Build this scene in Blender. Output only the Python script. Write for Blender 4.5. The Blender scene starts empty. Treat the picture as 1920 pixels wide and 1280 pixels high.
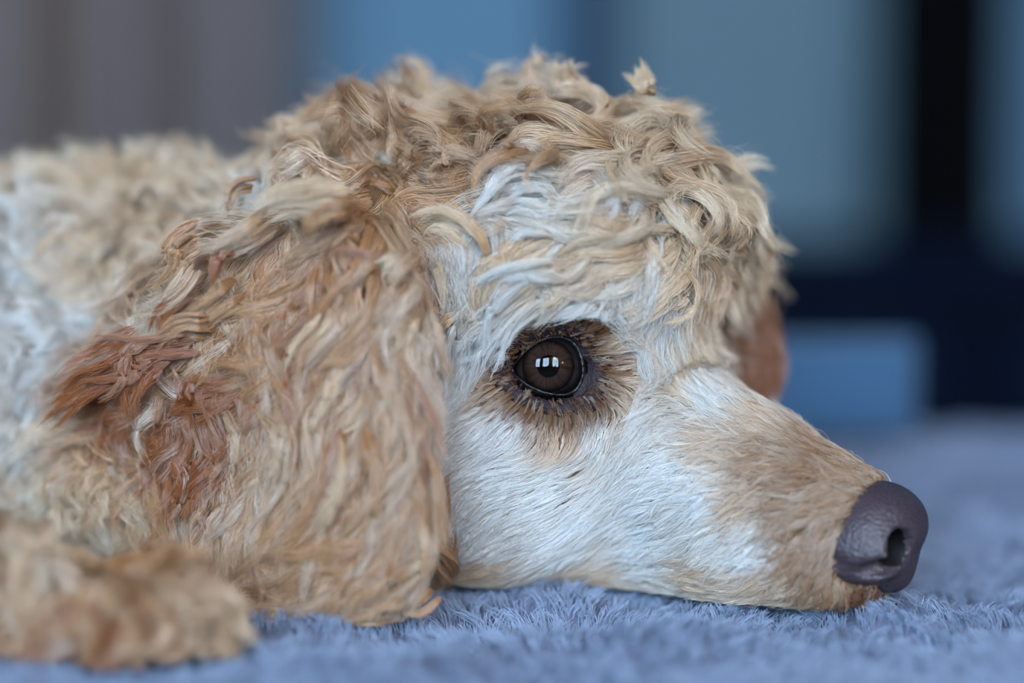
import bpy, math
import numpy as np
from mathutils import Vector

rng = np.random.default_rng(7)
scene = bpy.context.scene
scene.cycles.max_bounces = 5                  # keeps the dense fur affordable
col = scene.collection

# ------------------------------------------------------------------ camera
# world in metres: X to the right, Y away from the camera, Z up, blanket top at z = 0
FPX = 4533.0                                   # focal length in pixels of a 1920 px wide frame (85 mm on 36 mm)
PITCH = math.radians(5.0)
CAM = np.array([0.0, -0.767, 0.150])
cam_d = bpy.data.cameras.new('camera')
cam_d.lens = 85.0
cam_d.sensor_width = 36.0
cam_d.clip_start = 0.01
cam_d.clip_end = 50
cam_d.dof.use_dof = True
cam_d.dof.focus_distance = 0.752
cam_d.dof.aperture_fstop = 2.1
cam_o = bpy.data.objects.new('camera', cam_d)
cam_o.location = CAM
cam_o.rotation_euler = (math.radians(90) - PITCH, 0, 0)
col.objects.link(cam_o)
scene.camera = cam_o

# ------------------------------------------------------------------ world, exposure
world = bpy.data.worlds.new('world')
scene.world = world
world.use_nodes = True
wb = world.node_tree.nodes['Background']
wb.inputs[0].default_value = (0.36, 0.46, 0.66, 1)
wb.inputs[1].default_value = 0.10
scene.view_settings.view_transform = 'Standard'
scene.view_settings.look = 'None'
scene.view_settings.exposure = -0.22
scene.view_settings.gamma = 1.0
scene.view_settings.use_curve_mapping = False
WINDOW_POWER = 34.0                             # daylight through the windows behind the camera
LAMP_POWER = 80.0

# ------------------------------------------------------------------ helpers
def srgb(h):
    h = h.lstrip('#')
    c = np.array([int(h[i:i + 2], 16) / 255 for i in (0, 2, 4)])
    return np.where(c <= 0.04045, c / 12.92, ((c + 0.055) / 1.055) ** 2.4)

def ray_dir(px, py):
    """unit ray through photo pixel (arrays)"""
    px = np.atleast_1d(np.asarray(px, float)); py = np.atleast_1d(np.asarray(py, float))
    x = (px - 960) / FPX; v = -(py - 640) / FPX
    d = np.stack([x, np.cos(PITCH) + v * np.sin(PITCH), -np.sin(PITCH) + v * np.cos(PITCH)], -1)
    return d / np.linalg.norm(d, axis=-1, keepdims=True)

def at(px, py, y):
    """point of the world plane Y = y seen at photo pixel"""
    d = ray_dir(px, py)[0]
    return CAM + d * ((y - CAM[1]) / d[1])

def norm(v):
    return v / np.maximum(np.linalg.norm(v, axis=-1, keepdims=True), 1e-12)

def tag(o, label=None, cat=None, group=None, kind=None):
    if label: o['label'] = label
    if cat: o['category'] = cat
    if group: o['group'] = group
    if kind: o['kind'] = kind
    return o

def link(name, data, mat=None, parent=None, smooth=False):
    o = bpy.data.objects.new(name, data)
    col.objects.link(o)
    if mat is not None: data.materials.append(mat)
    if parent is not None: o.parent = parent
    if smooth and hasattr(data, 'polygons'):
        data.polygons.foreach_set('use_smooth', [True] * len(data.polygons))
    return o

def mesh(name, verts, faces, mat=None, parent=None, smooth=False):
    me = bpy.data.meshes.new(name)
    me.from_pydata([tuple(map(float, v)) for v in verts], [], [tuple(map(int, f)) for f in faces])
    me.update()
    return link(name, me, mat, parent, smooth)

def box_geo(c, s):
    c = np.array(c, float); s = np.array(s, float) / 2
    v = [c + s * np.array(k) for k in ((-1,-1,-1),(1,-1,-1),(1,1,-1),(-1,1,-1),(-1,-1,1),(1,-1,1),(1,1,1),(-1,1,1))]
    f = [(0,3,2,1),(4,5,6,7),(0,1,5,4),(1,2,6,5),(2,3,7,6),(3,0,4,7)]
    return v, f

def box(name, c, s, mat, parent=None, bevel=0.0, seg=3):
    """box of centre c and size s in world space"""
    v, f = box_geo(c, s)
    o = mesh(name, v, f, mat, parent)
    if bevel:
        b = o.modifiers.new('bevel', 'BEVEL'); b.width = bevel; b.segments = seg
        o.data.polygons.foreach_set('use_smooth', [True] * 6)
    return o

def empty(name, loc=(0, 0, 0)):
    o = bpy.data.objects.new(name, None); col.objects.link(o); o.empty_display_size = 0.05
    return o

def material(name, colr, rough=0.8, bump=0.0, bscale=60, var=0.0, vscale=8, sheen=0.0, spec=0.3):
    m = bpy.data.materials.new(name); m.use_nodes = True
    nt = m.node_tree; p = nt.nodes['Principled BSDF']
    p.inputs['Roughness'].default_value = rough
    p.inputs['Specular IOR Level'].default_value = spec
    if sheen: p.inputs['Sheen Weight'].default_value = sheen
    c = (*[float(x) for x in colr], 1)
    p.inputs['Base Color'].default_value = c
    tc = nt.nodes.new('ShaderNodeTexCoord')
    if var:
        n = nt.nodes.new('ShaderNodeTexNoise'); n.inputs['Scale'].default_value = vscale; n.inputs['Detail'].default_value = 4
        r = nt.nodes.new('ShaderNodeMix'); r.data_type = 'RGBA'
        r.inputs[6].default_value = (*[x * (1 - var) for x in c[:3]], 1)
        r.inputs[7].default_value = (*[min(1, x * (1 + var)) for x in c[:3]], 1)
        nt.links.new(tc.outputs['Object'], n.inputs['Vector'])
        nt.links.new(n.outputs['Fac'], r.inputs[0]); nt.links.new(r.outputs[2], p.inputs['Base Color'])
    if bump:
        n = nt.nodes.new('ShaderNodeTexNoise'); n.inputs['Scale'].default_value = bscale; n.inputs['Detail'].default_value = 3
        b = nt.nodes.new('ShaderNodeBump'); b.inputs['Strength'].default_value = bump; b.inputs['Distance'].default_value = 0.002
        nt.links.new(tc.outputs['Object'], n.inputs['Vector'])
        nt.links.new(n.outputs['Fac'], b.inputs['Height']); nt.links.new(b.outputs[0], p.inputs['Normal'])
    return m

def emission(name, colr, strength):
    m = bpy.data.materials.new(name); m.use_nodes = True
    nt = m.node_tree; nt.nodes.remove(nt.nodes['Principled BSDF'])
    e = nt.nodes.new('ShaderNodeEmission'); e.inputs[0].default_value = (*colr, 1); e.inputs[1].default_value = strength
    nt.links.new(e.outputs[0], nt.nodes['Material Output'].inputs[0])
    return m

def hair_material(name, rough=0.30, spec=1.0, tip=(1.0, 1.0, 1.0), root=(0.75, 0.61, 0.48)):
    """fur fibres: each fibre carries its own pigment colour, deeper at the root; the default tint also paints crevice shade"""
    m = bpy.data.materials.new(name); m.use_nodes = True
    nt = m.node_tree; nt.nodes.remove(nt.nodes['Principled BSDF'])
    h = nt.nodes.new('ShaderNodeBsdfPrincipled')
    h.inputs['Roughness'].default_value = rough
    h.inputs['Specular IOR Level'].default_value = spec
    a = nt.nodes.new('ShaderNodeAttribute'); a.attribute_name = 'pigment'
    hi = nt.nodes.new('ShaderNodeHairInfo')
    g = nt.nodes.new('ShaderNodeMix'); g.data_type = 'RGBA'
    g.inputs[6].default_value = (*root, 1); g.inputs[7].default_value = (*tip, 1)
    mu = nt.nodes.new('ShaderNodeMix'); mu.data_type = 'RGBA'; mu.blend_type = 'MULTIPLY'; mu.inputs[0].default_value = 1
    nt.links.new(hi.outputs['Intercept'], g.inputs[0])
    nt.links.new(a.outputs['Color'], mu.inputs[6]); nt.links.new(g.outputs[2], mu.inputs[7])
    nt.links.new(mu.outputs[2], h.inputs['Base Color'])
    nt.links.new(h.outputs[0], nt.nodes['Material Output'].inputs[0])
    return m

def strands(name, pts, rad, pig, mat, parent):
    """pts (N,K,3), rad (N,K), pig (N,3) -> one hair-curves object"""
    N, K, _ = pts.shape
    cv = bpy.data.hair_curves.new(name)
    cv.add_curves([K] * N)
    cv.position_data.foreach_set('vector', np.ascontiguousarray(pts, np.float32).ravel())
    ra = cv.attributes.get('radius') or cv.attributes.new('radius', 'FLOAT', 'POINT')
    ra.data.foreach_set('value', np.ascontiguousarray(rad, np.float32).ravel())
    pa = cv.attributes.new('pigment', 'FLOAT_COLOR', 'CURVE')
    c4 = np.ones((N, 4), np.float32); c4[:, :3] = pig
    pa.data.foreach_set('color', c4.ravel())
    return link(name, cv, mat, parent)

# ------------------------------------------------------------------ the room
M_wall = material('wall_paint', srgb('#618096'), 0.9, 0.15, 30, 0.05, 1.5)
M_floor = material('floor_boards', srgb('#5a4a40'), 0.5, 0.1, 20, 0.2, 4)
WALL_Y = 2.30
box('wall_back', (0.3, WALL_Y + 0.05, 0.7), (7.0, 0.1, 2.6), M_wall)['kind'] = 'structure'
box('floor', (0.3, -0.8, -0.62), (7.0, 6.4, 0.08), M_floor)['kind'] = 'structure'
# wall with the windows, behind the photographer
M_wallf = material('wall_paint_front', srgb('#b8b2a8'), 0.9, 0.1, 30)
FW = -3.6
wins = [(-2.5, 1.2), (-0.75, 1.2), (1.0, 1.2)]         # window centre x, width
WZ0, WZ1 = 0.45, 2.25
fv, ff = [], []
def addb(c, s):
    v, f = box_geo(c, s); n = len(fv); fv.extend(v); ff.extend([tuple(i + n for i in q) for q in f])
edges = [-3.2]
for cx, w in wins: edges += [cx - w / 2, cx + w / 2]
edges.append(3.8)
for i in range(0, len(edges), 2):
    addb(((edges[i] + edges[i + 1]) / 2, FW, 0.9), (edges[i + 1] - edges[i], 0.12, 3.0))
for cx, w in wins:
    addb((cx, FW, (-0.6 + WZ0) / 2), (w, 0.12, WZ0 + 0.6)); addb((cx, FW, (WZ1 + 2.4) / 2), (w, 0.12, 2.4 - WZ1))
mesh('wall_front', fv, ff, M_wallf)['kind'] = 'structure'
M_sky = emission('daylight_pane', (0.50, 0.74, 1.0), WINDOW_POWER)
M_white = material('white_gloss_paint', srgb('#d8d8d4'), 0.4)
for i, (cx, w) in enumerate(wins):
    wo = empty('window_%d' % (i + 1)); wo['kind'] = 'structure'
    fv, ff = [], []
    t = 0.05
    for sx in (-1, 1): addb((cx + sx * (w / 2 - t / 2), FW, (WZ0 + WZ1) / 2), (t, 0.08, WZ1 - WZ0))
    for z in (WZ0 + t / 2, WZ1 - t / 2): addb((cx, FW, z), (w - 2 * t, 0.08, t))
    mesh('window_frame', fv, ff, M_white, wo)
    for sx in (-1, 1):
        for sz in (0, 1):
            pw, ph = (w - 2 * t) / 2 - 0.015, (WZ1 - WZ0 - 2 * t) / 2 - 0.015
            c = (cx + sx * (pw / 2 + 0.015), FW - 0.01, WZ0 + t + ph / 2 + sz * (ph + 0.03))
            box('pane', c, (pw, 0.006, ph), M_sky, wo)
    box('muntin', (cx, FW, (WZ0 + WZ1) / 2), (0.03, 0.05, WZ1 - WZ0 - 2 * t), M_white, wo)
    box('muntin', (cx, FW, (WZ0 + WZ1) / 2), (w - 2 * t, 0.049, 0.03), M_white, wo)

# warm lamps behind the photographer, the orange glints in the eye
M_glow = emission('warm_lamp_glow', (1.0, 0.52, 0.18), LAMP_POWER)
M_brass = material('brass', srgb('#8a6a38'), 0.35)
M_shade = material('lamp_shade_cloth', srgb('#c8a888'), 0.9)
def ball(name, c, r, mat, parent, sq=1.0):
    v, f = [], []
    for i in range(13):
        a = math.pi * i / 12
        for j in range(20):
            b = 2 * math.pi * j / 20; v.append((c[0] + r * math.sin(a) * math.cos(b), c[1] + r * math.sin(a) * math.sin(b), c[2] + sq * r * math.cos(a)))
    for i in range(12):
        for j in range(20): f.append((i * 20 + j, (i + 1) * 20 + j, (i + 1) * 20 + (j + 1) % 20, i * 20 + (j + 1) % 20))
    return mesh(name, v, f, mat, parent, True)
fl = empty('floor_lamp'); tag(fl, 'tall brass floor lamp with a glowing warm globe near the windows', 'lamp')
ball('globe', (0.75, -2.9, 1.75), 0.17, M_glow, fl)
box('pole', (0.75, -2.9, 0.52), (0.03, 0.03, 2.24), M_brass, fl, 0.01)
box('base', (0.75, -2.9, -0.565), (0.3, 0.3, 0.03), M_brass, fl, 0.01)
tl = empty('floor_lamp'); tag(tl, 'shorter brass floor lamp with three small warm bulbs', 'lamp')
for k in range(3): ball('bulb', (2.0 + 0.10 * (k - 1), -2.6, 0.99 + 0.07 * (k % 2)), 0.055, M_glow, tl)
box('crossbar', (2.0, -2.6, 0.92), (0.3, 0.03, 0.03), M_brass, tl, 0.008)
box('pole', (2.0, -2.6, 0.17), (0.03, 0.03, 1.5), M_brass, tl, 0.01)
box('base', (2.0, -2.6, -0.565), (0.3, 0.3, 0.03), M_brass, tl, 0.01)

# ------------------------------------------------------------------ far things, all strongly out of focus
def curtain(name, x0, x1, y, z0, z1, folds, mat, parent=None, amp=0.05, phase=0.0, n=160):
    v, f = [], []
    for i in range(n + 1):
        t = i / n; x = x0 + (x1 - x0) * t
        yy = y + amp * math.sin(2 * math.pi * folds * t + phase) + 0.3 * amp * math.sin(2 * math.pi * folds * 2.3 * t)
        for dy in (0, 0.006):
            for z in (z0, z1): v.append((x, yy + dy, z))
    for i in range(n):
        a = 4 * i; b = a + 4
        f += [(a, b, b + 1, a + 1), (a + 2, a + 3, b + 3, b + 2), (a, a + 2, b + 2, b), (a + 1, b + 1, b + 3, a + 3)]
    return mesh(name, v, f, mat, parent, True)

def wx(px, y):            # world x of a photo column at depth y
    return at(px, 300, y)[0]
def wz(py, y):
    return at(960, py, y)[2]

M_taupe = material('taupe_curtain_cloth', srgb('#857674'), 0.95, 0.2, 300, 0.06, 12, 0.2)
M_brown = material('brown_curtain_cloth', srgb('#75604f'), 0.95, 0.2, 300, 0.06, 12, 0.2)
cy = 2.12
cu = empty('curtain'); tag(cu, 'taupe floor-length curtain with brown borders hanging beside the pale blue wall', 'curtain')
curtain('cloth', wx(-700, cy), wx(560, cy), cy, -0.55, 1.7, 5, M_taupe, cu, 0.045, 0.6)
curtain('border', wx(95, cy), wx(165, cy), cy - 0.075, -0.55, 1.7, 1, M_brown, cu, 0.01)
curtain('border', wx(310, cy), wx(350, cy), cy - 0.075, -0.55, 1.7, 1, M_brown, cu, 0.01)
M_metal = material('dark_rail_metal', (0.03, 0.03, 0.035), 0.4)
box('rail', ((wx(-700, cy) + wx(560, cy)) / 2, cy + 0.03, 1.72), (wx(560, cy) - wx(-700, cy), 0.03, 0.03), M_metal, cu, 0.008)

M_navy = material('navy_cloth', srgb('#0a1222'), 0.95, 0.2, 200, 0.15, 10, spec=0.05)
M_navy2 = material('navy_paint', srgb('#22384e'), 0.7)
M_black = material('black_lacquer', (0.002, 0.002, 0.0025), 0.8, spec=0.03)
M_plum = material('plum_wood', srgb('#2e2736'), 0.7, 0.1, 40, 0.1, 6)
# tall navy post of a door opening, seen just over the dog's head
px0, px1 = wx(1045, WALL_Y), wx(1165, WALL_Y)
box('trim_1', ((px0 + px1) / 2, WALL_Y - 0.03, 0.7), (px1 - px0, 0.06, 2.6), M_navy2)['kind'] = 'structure'
# pale panelled door beside it
M_door = material('door_paint', srgb('#5f747e'), 0.75, 0.05, 20, 0.05, 2)
dn = empty('door_1'); dn['kind'] = 'structure'
dx0, dx1 = wx(1165, WALL_Y), wx(1640, WALL_Y)
box('door_leaf', ((dx0 + dx1) / 2, WALL_Y - 0.02, 0.42), (dx1 - dx0, 0.04, 2.0), M_door, dn)
for zc, hh in ((-0.1, 0.6), (0.85, 0.95)):
    box('door_panel', ((dx0 + dx1) / 2, WALL_Y - 0.046, zc), ((dx1 - dx0) * 0.7, 0.012, hh), M_door, dn, 0.005)
tx0, tx1 = wx(1640, WALL_Y), wx(1700, WALL_Y)
box('trim_2', ((tx0 + tx1) / 2, WALL_Y - 0.03, 0.7), (tx1 - tx0, 0.06, 2.6), M_plum)['kind'] = 'structure'
# tall black cabinet
kx0, kx1, ky = wx(1700, 2.0), wx(1890, 2.0), 2.0
kb = empty('cabinet'); tag(kb, 'tall narrow black cabinet standing against the wall behind the navy sofa', 'cabinet')
box('body', ((kx0 + kx1) / 2, ky + 0.12, 0.4), (kx1 - kx0, 0.24, 1.96), M_black, kb, 0.004)
for sx in (0, 1):
    w = (kx1 - kx0) / 2 - 0.006
    d_ = box('door', (kx0 + w / 2 + 0.003 + sx * (w + 0.006), ky - 0.009, 0.42), (w, 0.018, 1.86), M_black, kb, 0.003)
    box('handle', (kx0 + (kx1 - kx0) / 2 + (0.012 if sx else -0.012), ky - 0.024, 0.5), (0.006, 0.012, 0.12), M_metal, d_, 0.002)
# navy sofa in front of cabinet and door
sy = 1.30
sf = empty('sofa'); tag(sf, 'dark navy upholstered sofa standing in front of the door and the black cabinet', 'sofa')
sx0, sx1 = wx(1150, sy), wx(2500, sy)
ztop, zseat = wz(450, sy + 0.45), wz(600, sy)
box('backrest', ((sx0 + sx1) / 2, sy + 0.50, (ztop - 0.38) / 2), (sx1 - sx0, 0.2, ztop + 0.38), M_navy, sf, 0.05, 5)
box('seat_base', ((sx0 + sx1) / 2, sy + 0.20, (zseat - 0.12 - 0.5) / 2), (sx1 - sx0, 0.5, zseat - 0.12 + 0.5), M_navy, sf, 0.02)
for i in range(2):
    w = (sx1 - sx0) / 2
    box('seat_cushion', (sx0 + w * (i + 0.5), sy + 0.17, zseat - 0.06), (w - 0.01, 0.5, 0.12), M_navy, sf, 0.03, 4)
for i, x in enumerate((sx0 + 0.06, sx1 - 0.06)):
    for y in (sy + 0.02, sy + 0.5):
        box('foot', (x, y, -0.54), (0.05, 0.05, 0.08), M_metal, sf, 0.004)

# ------------------------------------------------------------------ bed and blanket
M_blanket = material('plush_backing', srgb('#70758c'), 1.0, 0.6, 250, 0.15, 40)
M_bed = material('bed_cover', srgb('#8a94b0'), 0.9, 0.2, 120)
bd = empty('bed'); tag(bd, 'low bed under the plush blanket that the dog lies on', 'bed')
BY0, BY1, BX0, BX1 = -0.62, 0.50, -1.0, 0.95
box('mattress', (-0.02, (BY0 + BY1) / 2, -0.16), (BX1 - BX0 - 0.06, BY1 - BY0 - 0.06, 0.22), M_bed, bd, 0.04, 4)
box('base', (-0.02, (BY0 + BY1) / 2, -0.37), (BX1 - BX0 - 0.02, BY1 - BY0 - 0.02, 0.2), M_plum, bd, 0.01)
for x in (BX0 + 0.1, BX1 - 0.1):
    for y in (BY0 + 0.1, BY1 - 0.1):
        box('leg', (x, y, -0.525), (0.06, 0.06, 0.11), M_metal, bd, 0.004)

def wob(x, y, s=1.0):
    """gentle lumps of a plush blanket, metres"""
    return 0.0016 * s * (np.sin(61 * x + 23 * y + 0.4) + np.sin(-37 * x + 71 * y + 1.3) + 0.8 * np.sin(113 * x - 41 * y)
                         + 0.8 * np.sin(29 * x + 127 * y + 2.0) + 0.7 * np.sin(167 * x + 151 * y))
def blanket_z(x, y):
    z = wob(x, y) - 0.004
    e = np.maximum(0, y - (BY1 - 0.05)) / 0.05
    return z - 0.05 * np.minimum(e, 1.3) ** 2
nx, ny = 260, 180
gx, gy = np.meshgrid(np.linspace(BX0, BX1, nx), np.linspace(BY0, BY1 + 0.01, ny), indexing='ij')
gz = blanket_z(gx, gy)
top = np.stack([gx, gy, gz], -1).reshape(-1, 3)
bot = top.copy(); bot[:, 2] = np.minimum(bot[:, 2] - 0.012, -0.0185)
idx = np.arange(nx * ny).reshape(nx, ny)
q = np.stack([idx[:-1, :-1], idx[1:, :-1], idx[1:, 1:], idx[:-1, 1:]], -1).reshape(-1, 4)
nq = q[:, ::-1] + nx * ny
rim = np.concatenate([idx[:, 0], idx[-1, 1:], idx[-2::-1, -1], idx[0, -2:0:-1]])
sk = np.stack([rim, rim + nx * ny, np.roll(rim, -1) + nx * ny, np.roll(rim, -1)], -1)
bl = empty('blanket'); tag(bl, 'soft lavender-blue plush blanket spread out under the resting dog', 'blanket')
mesh('cloth', np.concatenate([top, bot]), np.concatenate([q, nq, sk]), M_blanket, bl, True)
M_pile = hair_material('plush_fibre', 0.6, 0.3, (1, 1, 1), (0.7, 0.7, 0.72))
def make_pile():
    NT = 26000
    # tufts of pile, thickest where the photograph looks
    x = rng.uniform(-0.24, 0.30, NT * 3); y = rng.uniform(-0.19, 0.46, NT * 3)
    keep = np.abs(x) < 0.245 * (y + 0.767) / 0.767 + 0.03
    x, y = x[keep][:NT], y[keep][:NT]
    n = 9; K = 5
    lean = rng.normal(0, 0.5, (len(x), 2)) + 0.5 * np.stack([np.sin(41 * x + 17 * y), np.cos(33 * y - 21 * x)], -1)
    base = np.stack([x, y, blanket_z(x, y) - 0.001], -1)
    L = rng.uniform(0.006, 0.0095, len(x))
    tt = np.linspace(0, 1, K)
    off = rng.normal(0, 0.0010, (len(x), n, 2))
    p = np.empty((len(x), n, K, 3))
    ll = L[:, None] * rng.uniform(0.75, 1.1, (len(x), n))
    for k, t in enumerate(tt):
        spread = 1 + 0.25 * t
        p[:, :, k, :2] = base[:, None, :2] + off * spread + lean[:, None] * (ll[..., None] * 0.6 * t ** 1.6) + rng.normal(0, 0.00025 * t, off.shape)
        p[:, :, k, 2] = base[:, None, 2] + ll * (t - 0.25 * t * t)
    N = len(x) * n
    base_c = srgb('#98a3ba')
    pig = base_c * rng.uniform(0.82, 1.12, (len(x), 1, 1)) * rng.uniform(0.92, 1.08, (len(x), n, 1)) * np.ones(3)
    rad = np.tile(np.linspace(0.00013, 0.00007, K), (N, 1))
    o = strands('pile', p.reshape(N, K, 3), rad, np.clip(pig.reshape(N, 3), 0, 0.95), M_pile, bl)
    o['kind'] = 'stuff'
make_pile()

# pale blue cushion lying at the far edge of the blanket
M_blue = material('pale_blue_cloth', srgb('#3a5a78'), 0.85, 0.2, 200, 0.08, 14, 0.2)
cyy = 0.36
cxa, cxb = at(1330, 700, cyy)[0], at(1735, 700, cyy)[0]
zt = at(1500, 642, cyy + 0.02)[2]
cs = empty('cushion'); tag(cs, 'flat pale blue cloth cushion propped on the blanket behind the muzzle', 'cushion')
co = box('cover', ((cxa + cxb) / 2, cyy + 0.035, zt / 2 + 0.001), (cxb - cxa, 0.05, zt - 0.002), M_blue, cs, 0.012, 4)
box('piping', ((cxa + cxb) / 2, cyy + 0.035, zt / 2 + 0.001), (cxb - cxa + 0.004, 0.004, zt + 0.001), M_blue, cs, 0.0018, 2)

# ------------------------------------------------------------------ dog: implicit surfaces
TH = math.radians(28)
hm = np.array([math.cos(TH), -math.sin(TH), 0.0])         # along the muzzle
hl = np.array([math.sin(TH), math.cos(TH), 0.0])          # across the head, away from the camera
hu = np.array([0.0, 0.0, 1.0])
EYE = at(1030, 690, 0.0)
H0 = EYE + 0.022 * hl                                      # midline of the head level with the eyes
HR = np.stack([hm, hl, hu])
def hp(a, b, c):
    return H0 + (a * hm + b * hl + c * hu) * 0.001

def s_ell(p, c, r, R=None):
    q = p - c
    if R is not None: q = q @ R.T
    r = np.asarray(r) * 0.001
    k0 = np.linalg.norm(q / r, axis=-1); k1 = np.linalg.norm(q / (r * r), axis=-1)
    return k0 * (k0 - 1.0) / np.maximum(k1, 1e-9)
def s_cap(p, a, b, ra, rb):
    ba = b - a; pa = p - a
    t = np.clip((pa @ ba) / (ba @ ba), 0, 1)
    return np.linalg.norm(pa - t[..., None] * ba, axis=-1) - (ra + (rb - ra) * t) * 0.001
def smin(a, b, k):
    k *= 0.001
    h = np.maximum(k - np.abs(a - b), 0) / k
    return np.minimum(a, b) - h * h * k * 0.25
def smax(a, b, k):
    return -smin(-a, -b, k)
W3 = lambda x, y, z: np.array([x, y, z]) * 0.001

EYE_C = at(1031, 688, -0.0055); EYE_R = 0.0130
def head_eye_far():
    d = EYE_C - H0
    return H0 + d - 2 * (d @ hl) * hl
EYE_F = head_eye_far()

def sdf_body(p):
    d = s_ell(p, hp(-28, 0, 8), (50, 41, 42), HR)                                 # cranium
    d = smin(d, s_ell(p, hp(-30, 0, 34), (64, 50, 43), HR), 14)
    d = smin(d, s_ell(p, hp(-64, 0, 32), (40, 42, 38), HR), 14)
    d = smin(d, s_ell(p, hp(8, 0, 32), (36, 42, 32), HR), 12)                     # forelock                   # thick undercoat of the topknot
    d = smin(d, s_ell(p, hp(2, 0, 2), (32, 27, 30), HR), 14)                      # brow
    d = smin(d, s_cap(p, hp(10, 0, -20), hp(91, 0, -48.5), 31, 20), 12)           # muzzle
    d = smin(d, s_cap(p, hp(-40, 0, -46), hp(82, 0, -61), 25, 11), 10)            # jaw
    for s in (-1, 1):
        d = smin(d, s_ell(p, hp(-24, s * 25, -32), (44, 23, 37), HR), 12)         # cheek
        d = smin(d, s_ell(p, hp(14, s * 15, -18), (26, 13, 20), HR), 10)          # cheekbone
        d = smin(d, s_ell(p, hp(62, s * 9, -55), (30, 14, 14), HR), 8)            # flews
    d = smin(d, s_ell(p, hp(90, 0, -61), (15, 17, 10), HR), 6)                    # upper lip
    for s in (-1, 1):
        d = smax(d, -s_cap(p, hp(118, s * 12, -51), hp(97, s * 7, -46.5), 7.5, 6), 1.5)  # room for the nostrils
        d = smax(d, -s_cap(p, hp(112, s * 13, -54.5), hp(103, s * 21, -58.5), 5.0, 3.4), 1.5)
    for e in (EYE_C, EYE_F):
        d = smax(d, -(np.linalg.norm(p - e, axis=-1) - EYE_R - 0.0008), 3)        # eye socket
    d = smin(d, s_cap(p, hp(-50, 0, -10), W3(-130, 95, 66), 40, 55), 25)          # neck
    d = smin(d, s_cap(p, W3(-130, 95, 62), W3(-420, 175, 66), 57, 66), 25)        # chest and barrel
    d = smin(d, s_cap(p, W3(-420, 175, 64), W3(-560, 215, 62), 64, 58), 25)       # loin
    d = smin(d, s_ell(p, W3(-555, 150, 52), (70, 38, 50)), 20)                    # near thigh
    d = smin(d, s_cap(p, W3(-560, 120, 24), W3(-440, 95, 16), 20, 14), 14)        # near hind foot
    d = smin(d, s_cap(p, W3(-630, 235, 70), W3(-700, 215, 40), 20, 12), 16)       # tail
    d = smin(d, s_cap(p, W3(-205, 60, 50), W3(-260, -30, 26), 36, 20), 20)        # near shoulder
    d = smin(d, s_cap(p, W3(-260, -40, 22), W3(-118, -80, 14), 17, 9), 14)        # near forearm
    d = smin(d, s_ell(p, W3(-106, -84, 10), (17, 13, 9)), 10)                     # near paw
    d = smin(d, s_cap(p, W3(-170, 150, 40), W3(-70, 150, 16), 26, 13), 20)        # far foreleg
    d = smax(d, 0.001 - p[..., 2], 6)                                             # pressed flat on the blanket
    return d

def ear_blobs(p, L, th):
    d = None
    for a, b, c, ra, rc in L:
        e = s_ell(p, hp(a, b, c), (ra, th, rc), HR)
        d = e if d is None else smin(d, e, 10)
    return d
def head_ab(px, py, y):
    v = (at(px, py, y) - H0) @ HR.T * 1000
    return v
# near ear: five overlapping flat lobes from the base down to the tip
EAR_N = []
for px, py, y, ra, rc in ((690, 440, -0.002, 13, 16), (650, 530, -0.016, 23, 24), (610, 650, -0.020, 33, 30), (585, 790, -0.023, 37, 32),
                          (580, 910, -0.026, 34, 28), (600, 1010, -0.028, 28, 22),
                          (500, 640, -0.014, 24, 20), (430, 740, -0.010, 24, 22), (440, 870, -0.014, 24, 24),
                          (420, 560, -0.004, 22, 16), (340, 690, -0.004, 22, 16), (250, 760, 0.000, 18, 12), (320, 840, -0.006, 22, 20), (230, 900, -0.002, 18, 16)):
    v = head_ab(px, py, y - 0.006 * (py > 480) + (690 - px) * 0.00006)
    EAR_N.append((v[0], v[1], v[2], ra, rc))
EAR_F = []
for px, py, y, ra, rc in ((1330, 560, 0.056, 10, 12), (1362, 625, 0.058, 11, 14), (1390, 690, 0.057, 10, 12)):
    v = head_ab(px, py, y)
    EAR_F.append((v[0], v[1], v[2], ra, rc))
sdf_ear_n = lambda p: smax(ear_blobs(p, EAR_N, 5.5), 0.002 - p[..., 2], 4)
sdf_ear_f = lambda p: ear_blobs(p, EAR_F, 6)
def sdf_all(p):
    return np.minimum(np.minimum(sdf_body(p), sdf_ear_n(p)), sdf_ear_f(p))
def grad(f, p, e=0.0008):
    g = np.stack([f(p + e * np.eye(3)[i]) - f(p - e * np.eye(3)[i]) for i in range(3)], -1)
    return norm(g)

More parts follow.
